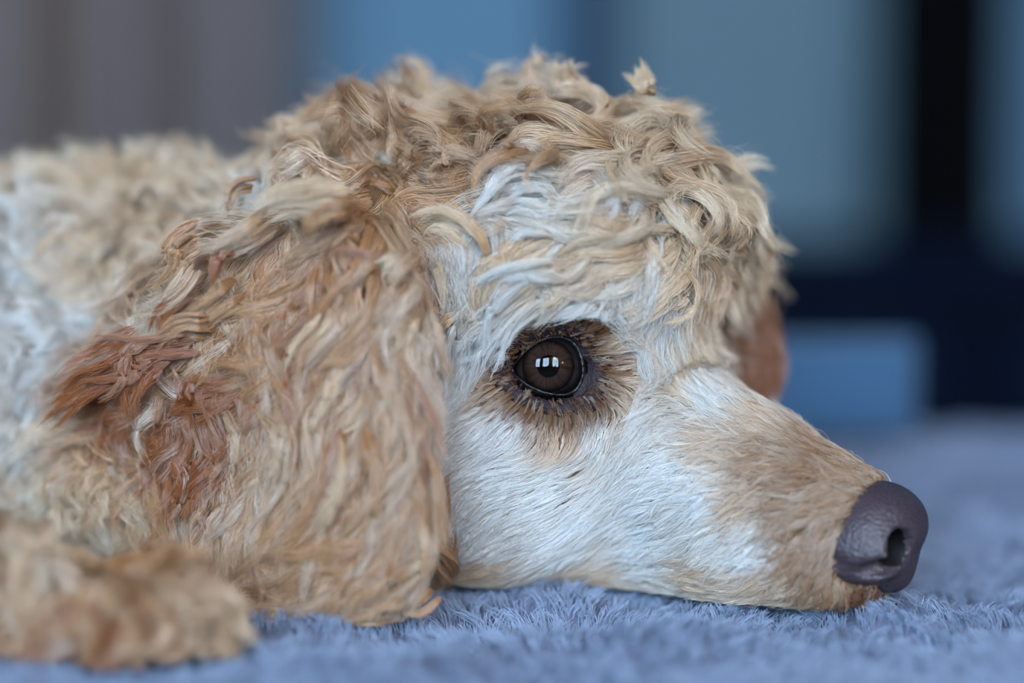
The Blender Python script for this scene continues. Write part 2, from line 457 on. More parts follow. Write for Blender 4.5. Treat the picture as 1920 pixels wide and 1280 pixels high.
def surface_nets(f, lo, hi, h):
    lo = np.array(lo, float); n = np.ceil((np.array(hi) - lo) / h).astype(int) + 1
    ax = [lo[i] + h * np.arange(n[i]) for i in range(3)]
    V = np.empty(n, np.float32)
    for i in range(n[0]):                       # slab by slab keeps memory small
        P = np.stack(np.meshgrid(ax[0][i:i + 1], ax[1], ax[2], indexing='ij'), -1)
        V[i] = f(P)[0]
    S = V < 0
    cnt = np.zeros(n - 1, np.int32); acc = np.zeros((*(n - 1), 3), np.float32)
    cor = [(i, j, k) for i in (0, 1) for j in (0, 1) for k in (0, 1)]
    sl = lambda c: tuple(slice(c[d], n[d] - 1 + c[d]) for d in range(3))
    for A in cor:
        for d in range(3):
            if A[d]: continue
            B = list(A); B[d] = 1; B = tuple(B)
            va, vb = V[sl(A)], V[sl(B)]
            x = S[sl(A)] != S[sl(B)]
            t = np.where(x, va / np.where(x, va - vb, 1), 0)
            cnt += x
            for e in range(3):
                acc[..., e] += np.where(x, A[e] + (t if e == d else 0), 0)
    act = cnt > 0
    ids = -np.ones(n - 1, np.int64); ids[act] = np.arange(act.sum())
    cell = np.argwhere(act)
    verts = lo + h * (cell + acc[act] / cnt[act][:, None])
    faces = []
    for d in range(3):
        a, b = [(1, 2), (2, 0), (0, 1)][d]
        s0 = [slice(None)] * 3; s1 = [slice(None)] * 3
        s0[d] = slice(0, n[d] - 1); s1[d] = slice(1, n[d])
        ch = S[tuple(s0)] != S[tuple(s1)]
        g = np.argwhere(ch)
        g = g[(g[:, a] > 0) & (g[:, b] > 0) & (g[:, a] < n[a] - 1) & (g[:, b] < n[b] - 1)]
        def idc(da, db):
            q = g.copy(); q[:, a] += da; q[:, b] += db
            return ids[q[:, 0], q[:, 1], q[:, 2]]
        qd = np.stack([idc(-1, -1), idc(0, -1), idc(0, 0), idc(-1, 0)], -1)
        inside = S[g[:, 0], g[:, 1], g[:, 2]]
        qd[~inside] = qd[~inside][:, ::-1]
        faces.append(qd)
    return verts, np.concatenate(faces)

def np_mesh(name, v, f, mat, parent, smooth=True):
    me = bpy.data.meshes.new(name)
    me.vertices.add(len(v)); me.vertices.foreach_set('co', np.asarray(v, np.float32).ravel())
    me.loops.add(f.size); me.loops.foreach_set('vertex_index', f.astype(np.int32).ravel())
    me.polygons.add(len(f)); me.polygons.foreach_set('loop_start', np.arange(0, f.size, f.shape[1], dtype=np.int32))
    me.update(calc_edges=True); me.validate()
    return link(name, me, mat, parent, smooth)

M_skin = material('fur_underlayer', srgb('#6e543e'), 0.95, 0.4, 500, 0.2, 90)
M_earskin = material('ear_underlayer', srgb('#5f4026'), 0.95, 0.4, 500, 0.2, 90)
dog = empty('dog'); tag(dog, 'curly cream and apricot dog lying with its chin on the plush blanket', 'dog')
bv, bf = surface_nets(sdf_body, (-0.73, -0.125, -0.004), (0.16, 0.31, 0.155), 0.0033)
ev, ef = surface_nets(sdf_ear_n, (-0.14, -0.075, -0.004), (0.02, 0.05, 0.15), 0.0022)
ear_near = np_mesh('ear', ev, ef, M_earskin, dog); ear_near['label'] = 'wide apricot ear flap hanging over the cheek'
fv_, ff_ = surface_nets(sdf_ear_f, (0.0, 0.0, 0.0), (0.14, 0.13, 0.16), 0.0022)
ear_far = np_mesh('ear', fv_, ff_, M_earskin, dog); ear_far['label'] = 'rust brown ear on the far side of the head'

# ------------------------------------------------------------------ nose
NOSE_C = hp(105, 0, -49)
def sdf_nose(p):
    d = s_ell(p, hp(102, 0, -45.5), (16, 17.5, 13.5), HR)
    for s in (-1, 1):
        d = smin(d, s_ell(p, hp(100, s * 12, -52), (16, 8.5, 10.5), HR), 4)
    d = smin(d, s_ell(p, hp(107, 0, -58), (7.5, 9, 8.5), HR), 5)
    for s in (-1, 1):
        d = smax(d, -s_ell(p, hp(114.5, s * 11, -51), (9, 4.4, 5.5), HR), 2.5)
        d = smax(d, -s_cap(p, hp(115, s * 12, -50.5), hp(99, s * 7, -46.5), 5.4, 4.0), 1.5)
        d = smax(d, -s_cap(p, hp(112, s * 13, -54.5), hp(103, s * 21, -58.5), 3.6, 2.4), 1.5)
        d = smax(d, -s_cap(p, hp(103, s * 21, -58.5), hp(90, s * 20.5, -52), 1.6, 1.6), 2)
    d = smax(d, -s_cap(p, hp(119.5, 0, -50), hp(117, 0, -67), 1.0, 1.0), 1.5)
    return d
M_nose = material('nose_leather', srgb('#3f3339'), 0.42, 0.5, 900, 0.25, 120, spec=0.5)
vor = M_nose.node_tree.nodes.new('ShaderNodeTexVoronoi'); vor.inputs['Scale'].default_value = 900
for n_ in M_nose.node_tree.nodes:
    if n_.type == 'BUMP':
        n_.inputs['Distance'].default_value = 0.0006
        tcn = [k for k in M_nose.node_tree.nodes if k.type == 'TEX_COORD'][0]
        M_nose.node_tree.links.new(tcn.outputs['Object'], vor.inputs['Vector'])
        M_nose.node_tree.links.new(vor.outputs['Distance'], n_.inputs['Height'])
nv, nf = surface_nets(sdf_nose, NOSE_C - 0.032, NOSE_C + 0.032, 0.0011)
_fc = nv[nf].mean(1)
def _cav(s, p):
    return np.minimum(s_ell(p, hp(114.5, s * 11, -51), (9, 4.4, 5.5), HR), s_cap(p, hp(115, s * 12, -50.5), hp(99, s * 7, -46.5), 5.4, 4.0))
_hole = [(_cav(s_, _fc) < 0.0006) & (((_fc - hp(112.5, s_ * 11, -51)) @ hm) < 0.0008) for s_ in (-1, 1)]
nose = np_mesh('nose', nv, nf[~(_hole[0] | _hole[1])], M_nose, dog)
M_void = material('shaded_nostril_lining', (0.006, 0.004, 0.005), 0.6, spec=0.2)  # dark lining, blackened further to paint in the shade of the deep cavity
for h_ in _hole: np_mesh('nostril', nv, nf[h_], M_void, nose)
nose['label'] = 'dark purplish nose with comma-shaped nostrils'# nose['label'] = 'dark purplish nose with comma-shaped nostrils'

# ------------------------------------------------------------------ eye
GAZE = norm(CAM + np.array([-0.04, 0.0, 0.02]) - EYE_C)
def frame_of(n):
    x = norm(np.cross(np.array([0, 0, 1.0]), n)); return x, norm(np.cross(n, x))
def revolve(profile, c, n, seg=48):
    """profile [(radius, height along n)], closed to a surface of revolution"""
    x, y = frame_of(n); v, f = [], []
    for r, h in profile:
        for i in range(seg):
            a = 2 * math.pi * i / seg
            v.append(c + n * h + (x * math.cos(a) + y * math.sin(a)) * r)
    for j in range(len(profile) - 1):
        for i in range(seg):
            k = (i + 1) % seg
            f.append((j * seg + i, j * seg + k, (j + 1) * seg + k, (j + 1) * seg + i))
    return v, f
M_sclera = material('dark_eye_white', (0.012, 0.008, 0.008), 0.25, spec=0.5)
M_pupil = material('pupil_black', (0.001, 0.001, 0.001), 0.9, spec=0.0)
# iris: radial brown fibres, dark rim
M_iris = bpy.data.materials.new('brown_iris'); M_iris.use_nodes = True
def iris_nodes():
    nt = M_iris.node_tree; p = nt.nodes['Principled BSDF']; p.inputs['Roughness'].default_value = 0.6; p.inputs['Specular IOR Level'].default_value = 0.0
    uv = nt.nodes.new('ShaderNodeAttribute'); uv.attribute_name = 'polar'
    sep = nt.nodes.new('ShaderNodeSeparateXYZ'); nt.links.new(uv.outputs['Vector'], sep.inputs[0])
    cmb = nt.nodes.new('ShaderNodeCombineXYZ')
    for i, k in ((0, 9.0), (1, 9.0), (2, 1.2)):
        mm = nt.nodes.new('ShaderNodeMath'); mm.operation = 'MULTIPLY'; mm.inputs[1].default_value = k
        nt.links.new(sep.outputs[i], mm.inputs[0]); nt.links.new(mm.outputs[0], cmb.inputs[i])
    nz = nt.nodes.new('ShaderNodeTexNoise'); nz.inputs['Scale'].default_value = 1.6; nz.inputs['Detail'].default_value = 4
    nt.links.new(cmb.outputs[0], nz.inputs['Vector'])
    rp = nt.nodes.new('ShaderNodeValToRGB')
    e = rp.color_ramp.elements
    e[0].position = 0.3; e[0].color = (0.010, 0.005, 0.004, 1); e[1].position = 0.75; e[1].color = (0.045, 0.023, 0.017, 1)
    nt.links.new(nz.outputs['Fac'], rp.inputs[0])
    rim = nt.nodes.new('ShaderNodeValToRGB'); q = rim.color_ramp.elements
    q[0].position = 0.80; q[0].color = (1, 1, 1, 1); q[1].position = 1.0; q[1].color = (0.06, 0.05, 0.05, 1)
    nt.links.new(sep.outputs[2], rim.inputs[0])
    mx = nt.nodes.new('ShaderNodeMix'); mx.data_type = 'RGBA'; mx.blend_type = 'MULTIPLY'; mx.inputs[0].default_value = 1
    nt.links.new(rp.outputs[0], mx.inputs[6]); nt.links.new(rim.outputs[0], mx.inputs[7]); nt.links.new(mx.outputs[2], p.inputs['Base Color'])
iris_nodes()
# cornea: clear wet film, see-through with a mirror gloss
M_cornea = bpy.data.materials.new('clear_cornea'); M_cornea.use_nodes = True
def cornea_nodes():
    nt = M_cornea.node_tree; nt.nodes.remove(nt.nodes['Principled BSDF'])
    t = nt.nodes.new('ShaderNodeBsdfTransparent'); g = nt.nodes.new('ShaderNodeBsdfGlossy'); g.inputs['Roughness'].default_value = 0.02
    fr = nt.nodes.new('ShaderNodeFresnel'); fr.inputs['IOR'].default_value = 1.45
    mx = nt.nodes.new('ShaderNodeMixShader')
    nt.links.new(fr.outputs[0], mx.inputs[0]); nt.links.new(t.outputs[0], mx.inputs[1]); nt.links.new(g.outputs[0], mx.inputs[2])
    nt.links.new(mx.outputs[0], nt.nodes['Material Output'].inputs[0])
cornea_nodes()
IRIS_A, CORN_A = math.radians(39), math.radians(85)
def make_eye(c, n, label):
    R = EYE_R
    prof = [(R * math.sin(a), R * math.cos(a)) for a in np.linspace(IRIS_A, math.pi - 0.01, 24)]
    v, f = revolve(prof, c, n)
    e = mesh('eye', v, f, M_sclera, dog, True); e['label'] = label
    ri, hi_ = R * math.sin(IRIS_A), R * math.cos(IRIS_A)
    rp = R * 0.27
    rings = np.linspace(ri, rp, 10)
    v, f = revolve([(r, hi_ - 0.0006 * (ri - r) / (ri - rp)) for r in rings], c, n, 64)
    ir = mesh('iris', v, f, M_iris, e, True); ir['label'] = 'brown iris with a dark rim'
    at_ = ir.data.attributes.new('polar', 'FLOAT_VECTOR', 'POINT')
    pol = []
    for r in rings:
        for i in range(64):
            a = 2 * math.pi * i / 64; pol += [math.cos(a), math.sin(a), r / ri]
    at_.data.foreach_set('vector', pol)
    v, f = revolve([(rp * 1.02, hi_ - 0.0007), (1e-5, hi_ - 0.0008)], c, n, 48)
    mesh('pupil', v, f, M_pupil, e)
    # cornea bulges a little beyond the globe
    prof = []
    for a in np.linspace(CORN_A, 0.0005, 24):
        k = 0.0011 * max(0, math.cos(a / CORN_A * math.pi / 2)) ** 0.8
        prof.append(((R * 1.005 + k) * math.sin(a), (R * 1.005 + k) * math.cos(a)))
    v, f = revolve(prof, c, n, 64)
    mesh('cornea', v, f, M_cornea, e, True)
make_eye(EYE_C, GAZE, 'dark brown wet eye looking out from under the curls')
gz_f = GAZE - 2 * (GAZE @ hl) * hl
make_eye(EYE_F, norm(gz_f), 'dark brown eye on the far side of the muzzle')

# eyelids: a rolled dark rim round the opening, running out onto the face
OPEN = [(962, 694), (972, 676), (990, 656), (1014, 640), (1042, 633), (1066, 638), (1083, 655), (1091, 684), (1090, 708), (1080, 728),
        (1058, 738), (1030, 736), (1003, 727), (980, 713)]
def smooth_loop(P, m=64):
    P = np.array(P, float); n = len(P); out = []
    for i in range(m):
        u = i * n / m; k = int(u); t = u - k
        a, b, c, d = P[(k - 1) % n], P[k % n], P[(k + 1) % n], P[(k + 2) % n]
        out.append(0.5 * ((2 * b) + (-a + c) * t + (2 * a - 5 * b + 4 * c - d) * t * t + (-a + 3 * b - 3 * c + d) * t ** 3))
    return np.array(out)
LOOP = smooth_loop(OPEN)
LC = np.array([1027.0, 687.0])
def cast(f, px, py, far=1.6):
    """march rays to the surface f; misses end where they came closest"""
    d = ray_dir(px, py); t = np.full(len(d), 0.55); best = np.full(len(d), 9.0); bt = t.copy()
    for _ in range(120):
        s = f(CAM + d * t[:, None])
        up = np.abs(s) < best; best = np.where(up, np.abs(s), best); bt = np.where(up, t, bt)
        t = np.minimum(t + s * 0.75, far)
    hit = best < 0.0006
    return CAM + d * bt[:, None], hit
def on_sphere(px, py, r):
    d = ray_dir(px, py); oc = CAM - EYE_C
    b = (d * oc).sum(-1); disc = b * b - (oc @ oc - r * r)
    t = -b - np.sqrt(np.maximum(disc, 0))
    return CAM + d * t[:, None]
def make_lids():
    def ring(s, kind, r=0.0, w=0.0):
        q = LC + (LOOP - LC) * s
        sp = on_sphere(q[:, 0], q[:, 1], EYE_R + r)
        if kind == 0: return sp
        sk, _ = cast(sdf_body, q[:, 0], q[:, 1])
        n = grad(sdf_body, sk)
        return sp * (1 - w) + (sk + n * r) * w
    spec_ = [(0.95, 0, -0.0006, 0), (0.98, 0, 0.0006, 0), (1.02, 0, 0.0013, 0), (1.07, 0, 0.0013, 0), (1.14, 1, 0.0012, 0.35), (1.28, 1, 0.0017, 0.8), (1.5, 1, 0.0019, 1.0), (1.7, 1, 0.0014, 1.0), (2.0, 1, -0.0012, 1.0)]
    rings = np.array([ring(*x) for x in spec_])
    m = len(LOOP)
    def strip(name, R_, mat, parent):
        v = R_.reshape(-1, 3); f = []
        for j in range(len(R_) - 1):
            for i in range(m):
                k = (i + 1) % m
                f.append((j * m + i, j * m + k, (j + 1) * m + k, (j + 1) * m + i))
        return mesh(name, v, f, mat, parent, True)
    lid = strip('eyelid', rings[3:], M_lid, dog)
    r_ = strip('lid_rim', rings[:4], M_rim, lid); r_['label'] = 'wet black rim of the eyelid'
    return lid
M_lid = material('eyelid_skin', srgb('#2c2024'), 0.55, 0.6, 900, 0.3, 150, spec=0.3)
M_rim = material('wet_lid_rim', (0.006, 0.004, 0.006), 0.34, 0.3, 600, spec=0.4)
_px = (bv - CAM); _pz = _px @ np.array([0, math.cos(PITCH), -math.sin(PITCH)])
_uv = np.stack([960 + FPX * _px[:, 0] / _pz, 640 - FPX * (_px @ np.array([0, math.sin(PITCH), math.cos(PITCH)])) / _pz], -1)
_in = (np.linalg.norm(bv - EYE_C, axis=1) < 0.03) & (np.linalg.norm((_uv - LC) / np.array([1.68 * 65, 1.68 * 53]), axis=1) < 1)
body = np_mesh('body', bv, bf[~_in[bf].all(1)], M_skin, dog)   # the skin opens behind the lids
lid = make_lids(); lid['label'] = 'dark purplish eyelid skin'

# ------------------------------------------------------------------ fur: control points on the dog, read as flow, size and pigment
CREAM, APRI, RUST, WHITE, TAN, BROWN, PALE = [srgb(h) for h in ('#e0c3a2', '#c69a72', '#a06036', '#dcd8d4', '#ad8765', '#7a4e30', '#d0b296')]
MUZ = srgb('#a57f60')
# style: length mm, height mm, wave slope, wave length mm, lock radius mm, direction jitter
ST = {'top': (52, 24, 1.6, 46, 4.7, 0.6), 'fore': (46, 7, 1.5, 48, 4.6, 0.35), 'brow': (27, 5, 0.4, 40, 2.5, 0.15), 'eye': (9, 1.6, 0.1, 20, 1.2, 0.12),
      'cheek': (13, 2.6, 0.15, 16, 1.3, 0.12), 'muz': (15, 3.6, 0.4, 18, 1.7, 0.4), 'stop': (15, 3, 0.2, 20, 1.7, 0.2), 'nose': (6.5, 1.5, 0.15, 14, 1.2, 0.25), 'earf': (16, 5, 0.5, 20, 2.4, 0.3),
      'ear': (84, 7, 0.55, 50, 3.0, 0.12), 'earc': (46, 10, 1.2, 34, 3.3, 0.4), 'body': (38, 18, 1.6, 28, 5.6, 0.9), 'leg': (34, 16, 1.5, 26, 5.2, 0.9)}
# px, py, dx, dy, style, pigment
CP = [
 (600,240,-.6,-.6,'top',CREAM),(700,190,-.4,-.8,'top',CREAM),(820,150,-.1,-1,'top',CREAM),(950,150,.1,-1,'top',CREAM),(1080,170,.2,-1,'top',CREAM),
 (1190,230,.5,-.7,'top',CREAM),(1290,310,.8,-.3,'top',CREAM),(1360,410,.8,.2,'top',CREAM),(560,330,-1,.1,'top',CREAM),(680,290,-.6,.2,'top',APRI),
 (820,250,-.3,.5,'top',APRI),(960,260,0,.6,'top',APRI),(1100,280,.1,.8,'top',CREAM),(1220,330,.3,.8,'top',CREAM),
 (640,340,-1,.25,'top',WHITE),(740,340,.1,1,'fore',APRI),(850,330,-.2,.9,'fore',APRI),(980,340,-.7,.7,'fore',WHITE),(1080,380,-.1,1,'fore',WHITE),
 (1180,400,.0,1,'fore',CREAM),(1280,420,.2,1,'fore',CREAM),(1350,480,.9,.1,'fore',CREAM),
 (740,430,-.6,.8,'fore',CREAM),(840,420,-.7,.6,'fore',CREAM),(940,440,-.8,.5,'fore',WHITE),(1050,460,-.6,.8,'fore',CREAM),
 (780,510,-.7,.7,'fore',CREAM),(870,500,-.8,.6,'fore',CREAM),(960,520,-.9,.4,'brow',WHITE),(1060,530,-.8,.5,'brow',CREAM),(1140,520,-.2,1,'brow',WHITE),
 (1230,520,.0,1,'brow',WHITE),(1310,540,.2,1,'brow',CREAM),
 (760,600,-.4,.9,'brow',CREAM),(830,600,-.6,.8,'brow',CREAM),(890,620,-.5,.87,'brow',WHITE),(850,690,-.3,.95,'brow',WHITE),(930,590,-.7,.7,'brow',WHITE),
 (1000,570,-.9,.4,'brow',WHITE),(790,700,-.1,1,'brow',PALE),
 (1010,610,-.95,.3,'eye',BROWN),(1070,605,-.5,-.3,'eye',BROWN),(1115,620,.4,-.8,'eye',BROWN),(960,660,-.8,.6,'eye',TAN),
 (1120,690,1,.2,'eye',BROWN),(1150,640,.5,-.85,'brow',CREAM),(1170,690,.7,-.3,'eye',PALE),(1110,745,.3,.9,'eye',BROWN),(1170,750,.7,.5,'eye',PALE),
 (1050,765,-.15,1,'eye',BROWN),(990,755,-.6,.8,'eye',BROWN),(940,715,-.9,.45,'eye',TAN),
 (1190,600,-.15,1,'brow',WHITE),(1210,680,.0,1,'stop',WHITE),(1270,640,.2,.9,'stop',CREAM),(1330,630,.3,.9,'stop',PALE),
 (1050,810,-.25,.97,'cheek',PALE),(960,800,-.65,.75,'cheek',WHITE),(890,800,-.9,.45,'cheek',WHITE),(1130,800,-.3,.95,'cheek',WHITE),
 (870,870,-.9,.4,'cheek',WHITE),(960,880,-.97,.2,'cheek',WHITE),(1060,890,-.95,.3,'cheek',WHITE),(1150,880,-.6,.8,'cheek',WHITE),
 (900,980,-.75,.65,'cheek',WHITE),(1000,980,-.9,.4,'cheek',WHITE),(1110,990,-.95,.3,'cheek',WHITE),(930,1060,-.85,.5,'cheek',PALE),
 (1040,1080,-.95,.2,'cheek',WHITE),(1150,1080,-.95,.2,'cheek',PALE),
 (1200,800,-.6,.8,'muz',WHITE),(1230,880,-.85,.5,'muz',WHITE),(1300,960,-.9,.4,'muz',WHITE),(1250,1040,-.95,.25,'muz',WHITE),(1340,1070,-.9,.4,'muz',PALE),
 (1290,740,-.6,-.6,'muz',CREAM),(1260,790,-.8,.1,'muz',WHITE),(1300,870,-.9,.2,'muz',WHITE),(1350,930,-.9,.25,'muz',WHITE),(1220,760,-.5,.3,'muz',WHITE),(1360,770,-.8,-.6,'muz',WHITE),(1440,800,-.8,-.6,'muz',PALE),(1350,840,-.9,-.1,'muz',PALE),
 (1450,880,-.9,-.2,'muz',MUZ),(1550,870,-.8,-.5,'muz',MUZ),(1640,900,-.7,-.5,'nose',MUZ),(1500,950,-.9,.1,'muz',MUZ),(1400,930,-.9,.2,'muz',PALE),
 (1430,1010,-.85,.5,'muz',WHITE),(1500,1020,-.8,.6,'muz',MUZ),(1560,1090,-.5,.85,'muz',MUZ),(1450,1090,-.7,.7,'muz',PALE),(1620,1110,-.2,.9,'nose',BROWN),(1360,1010,-.9,.35,'muz',WHITE),
 (690,430,-.3,.9,'ear',APRI),(620,410,-.8,.6,'ear',APRI),(720,560,.1,1,'ear',RUST),(760,720,.15,1,'ear',APRI),(800,860,.12,1,'ear',APRI),(815,980,0,1,'ear',APRI),
 (660,520,-.2,1,'ear',RUST),(640,620,-.3,1,'ear',APRI),(620,760,-.15,1,'ear',APRI),(680,860,-.1,1,'ear',APRI),(640,960,-.25,1,'ear',APRI),(720,1000,-.2,1,'ear',APRI),
 (780,1080,-.6,.6,'earc',APRI),(680,1080,-.8,.4,'earc',APRI),(580,1080,-.8,.5,'earc',APRI),(540,560,-.7,.7,'earc',APRI),(480,620,-.8,.6,'earc',RUST),(450,720,-.8,.6,'earc',RUST),
 (520,760,-.2,1,'ear',PALE),(460,820,-.1,1,'ear',PALE),(500,900,-.2,1,'ear',PALE),(420,900,-.2,1,'earc',APRI),(400,780,-.7,.7,'earc',RUST),(480,980,-.4,.9,'ear',APRI),
 (420,560,-.8,.4,'earc',CREAM),(340,690,-.9,.4,'earc',RUST),(250,750,-.8,.6,'earc',RUST),(320,840,-.1,1,'earc',APRI),(230,900,-.2,.9,'earc',CREAM),
 (150,350,-.3,.5,'body',CREAM),(350,330,-.3,.3,'body',CREAM),(450,400,-.8,.4,'body',CREAM),(80,500,-.2,1,'body',WHITE),(250,480,-.3,1,'body',CREAM),
 (80,700,-.1,1,'body',WHITE),(200,620,-.2,1,'body',WHITE),(60,860,-.1,1,'body',CREAM),(200,800,-.2,1,'body',CREAM),(30,960,0,1,'body',WHITE),
 (100,1060,-.2,.6,'leg',CREAM),(250,1060,.1,.6,'leg',APRI),(380,1120,.5,.6,'leg',CREAM),(200,1200,.1,1,'leg',RUST),(60,1200,-.1,1,'leg',RUST),(420,1180,.6,.6,'leg',APRI),
 (1400,620,.3,1,'earf',RUST),(1430,690,.1,1,'earf',RUST),(1380,570,.4,.9,'earf',RUST),
]
cp_pos, cp_hit = cast(sdf_all, [c[0] for c in CP], [c[1] for c in CP])
cp_dir = np.array([[c[2], 0, -c[3]] for c in CP]); cp_dir = norm(cp_dir)
cp_par = np.array([ST[c[4]] for c in CP]); cp_col = np.array([c[5] for c in CP])
cp_nrm = grad(sdf_all, cp_pos)

def field(p, n=None):
    """inverse-distance blend of the control points"""
    out_d = np.empty_like(p); out_p = np.empty((len(p), 6)); out_c = np.empty_like(p)
    for i in range(0, len(p), 20000):
        q = p[i:i + 20000]
        d2 = ((q[:, None] - cp_pos[None]) ** 2).sum(-1)
        if n is not None:
            d2 = d2 + (0.025 ** 2) * (1 - n[i:i + 20000] @ cp_nrm.T)
        w = 1 / (d2 + 7e-6) ** 2
        w /= w.sum(1, keepdims=True)
        out_d[i:i + 20000] = w @ cp_dir; out_p[i:i + 20000] = w @ cp_par; out_c[i:i + 20000] = w @ cp_col
    return out_d, out_p, out_c

def sample_surface(v, f, dens):
    """random points, dens per square metre"""
    t = np.concatenate([f[:, [0, 1, 2]], f[:, [0, 2, 3]]])
    a, b, c = v[t[:, 0]], v[t[:, 1]], v[t[:, 2]]
    ar = 0.5 * np.linalg.norm(np.cross(b - a, c - a), axis=-1)
    N = int(ar.sum() * dens)
    k = rng.choice(len(t), N, p=ar / ar.sum())
    u, w = rng.random(N), rng.random(N); s = u + w > 1; u[s], w[s] = 1 - u[s], 1 - w[s]
    return a[k] + u[:, None] * (b - a)[k] + w[:, None] * (c - a)[k]
def thin(p, cell):
    """keep one point per cell of a jittered lattice"""
    key = np.floor(p / cell).astype(np.int64); key = key[:, 0] * 73856093 ^ key[:, 1] * 19349663 ^ key[:, 2] * 83492791
    _, i = np.unique(key, return_index=True)
    return np.sort(i)

class GridField:
    """a distance field baked to a lattice: quick distance and normal look-ups"""
    def __init__(self, f, lo, hi, h):
        self.lo = np.array(lo, float); self.h = h
        n = np.ceil((np.array(hi) - self.lo) / h).astype(int) + 1; self.n = n
        ax = [self.lo[i] + h * np.arange(n[i]) for i in range(3)]
        V = np.empty((*n, 4), np.float32)
        for i in range(n[0]):
            V[i, ..., 0] = f(np.stack(np.meshgrid(ax[0][i:i + 1], ax[1], ax[2], indexing='ij'), -1))[0]
        g = np.gradient(V[..., 0], h)
        for i in range(3): V[..., i + 1] = g[i]
        self.V = V
    def __call__(self, p):
        q = np.clip((p - self.lo) / self.h, 0, self.n - 1.001); i = q.astype(int); t = (q - i).astype(np.float32)
        out = 0
        for c in range(8):
            o = np.array([(c >> 2) & 1, (c >> 1) & 1, c & 1])
            w = np.prod(np.where(o == 1, t, 1 - t), axis=-1)
            j = i + o
            out = out + w[..., None] * self.V[j[..., 0], j[..., 1], j[..., 2]]
        return out[..., 0].astype(float), norm(out[..., 1:].astype(float))
GRID = GridField(sdf_all, (-0.73, -0.14, -0.01), (0.17, 0.32, 0.215), 0.0034)

def lump(p, f, o):
    """smooth wandering value, roughly -1..1"""
    x, y, z = p[:, 0] * f, p[:, 1] * f, p[:, 2] * f
    return 0.5 * (np.sin(x + 1.7 * np.sin(0.7 * z + o) + o) + np.sin(1.3 * z + 1.2 * np.sin(0.9 * x - o) + 0.6 * y + 2 * o)) * np.cos(0.45 * y + 0.6 * x - 0.5 * z + 3 * o)
_ang = np.arctan2((LOOP - LC)[:, 1], (LOOP - LC)[:, 0]); _o = np.argsort(_ang)
_ra = np.linalg.norm(LOOP - LC, axis=1)[_o]; _an = _ang[_o]
_fwd = np.array([0, math.cos(PITCH), -math.sin(PITCH)]); _upv = np.array([0, math.sin(PITCH), math.cos(PITCH)])
def pix(p):
    d = p - CAM; z = d @ _fwd
    return np.stack([960 + FPX * d[..., 0] / z, 640 - FPX * (d @ _upv) / z], -1)
def eye_rho(p):
    """distance from the eye opening's middle in units of the opening (9 far from the eye) and the way out of it"""
    q = pix(p) - LC; a = np.arctan2(q[..., 1], q[..., 0])
    r = np.interp(a, _an, _ra, period=2 * math.pi)
    rho = np.linalg.norm(q, axis=-1) / r
    rho = np.where(np.linalg.norm(p - EYE_C, axis=-1) < 0.040, rho, 9.0)
    qn = norm(q); od = np.stack([qn[..., 0], 0 * a, -qn[..., 1]], -1)
    return rho, od

K = 14
def grow(root, par, K):
    """guide hairs (G,K,3): follow the flow near the surface, waving"""
    G = len(root); P = np.empty((G, K, 3)); p = root.copy()
    _, n = GRID(p)
    L = par[:, 0] * 0.001 * rng.uniform(0.75, 1.2, G); H = par[:, 1] * 0.001 * rng.uniform(0.5, 1.35, G)
    A = par[:, 2] * rng.uniform(0.6, 1.3, G); lam = par[:, 3] * 0.001 * rng.uniform(0.8, 1.3, G)
    # neighbouring locks wave together
    ph = 5.0 * lump(root, 55, 0.3) + rng.normal(0, 0.5, G)
    hand = np.where(lump(root, 48, 2.1) + rng.normal(0, 0.25, G) > 0, 1, -1)
    rot = (1.6 * lump(root, 42, 4.0) + 0.6 * rng.normal(0, 1, G)) * par[:, 5]
    rho0, out_dir = eye_rho(root)
    L = L * np.clip((rho0 - 1.05) / 0.95, 0.2, 1); H = H * np.clip((rho0 - 0.9) / 0.9, 0.2, 1)
    we = np.clip((2.0 - rho0) / 0.5, 0, 1)[:, None]
    skin_h = 0.0026 * np.clip((2.1 - rho0) / 0.35, 0, 1)          # the lids lie over the skull here
    H = H + skin_h
    p = p + n * (skin_h - 0.0012)[:, None]; ds = L / (K - 1)
    P[:, 0] = p
    for k in range(1, K):
        t = k / (K - 1)
        d, n = GRID(p)
        fl, _, _ = field(p, n)
        fl = norm(fl) * (1 - we) + out_dir * we
        fl = fl - (fl * n).sum(-1, keepdims=True) * n; fl = norm(fl)
        sd = np.cross(n, fl)
        fl = fl * np.cos(rot)[:, None] + sd * np.sin(rot)[:, None]; sd = np.cross(n, fl)
        tgt = skin_h + (H - skin_h) * (1 - (1 - t) ** 2.2)
        lift = np.clip((tgt - d) / (ds * 2.2), -0.6, 1.6)
        sw = ds * k / lam * 2 * math.pi + ph
        amp = A * min(1, t * 2.5)
        v = fl + n * lift[:, None] + sd * (amp * np.cos(sw) * hand)[:, None] + n * (0.55 * amp * np.sin(sw))[:, None]
        v[:, 2] -= 0.15 * t
        p = p + norm(v) * ds[:, None]
        # stay outside of the body and above the blanket
        d, n = GRID(p); low = d < 0.0008
        p[low] += n[low] * (0.0010 - d[low])[:, None]
        p[:, 2] = np.maximum(p[:, 2], 0.0035)
        P[:, k] = p
    return P

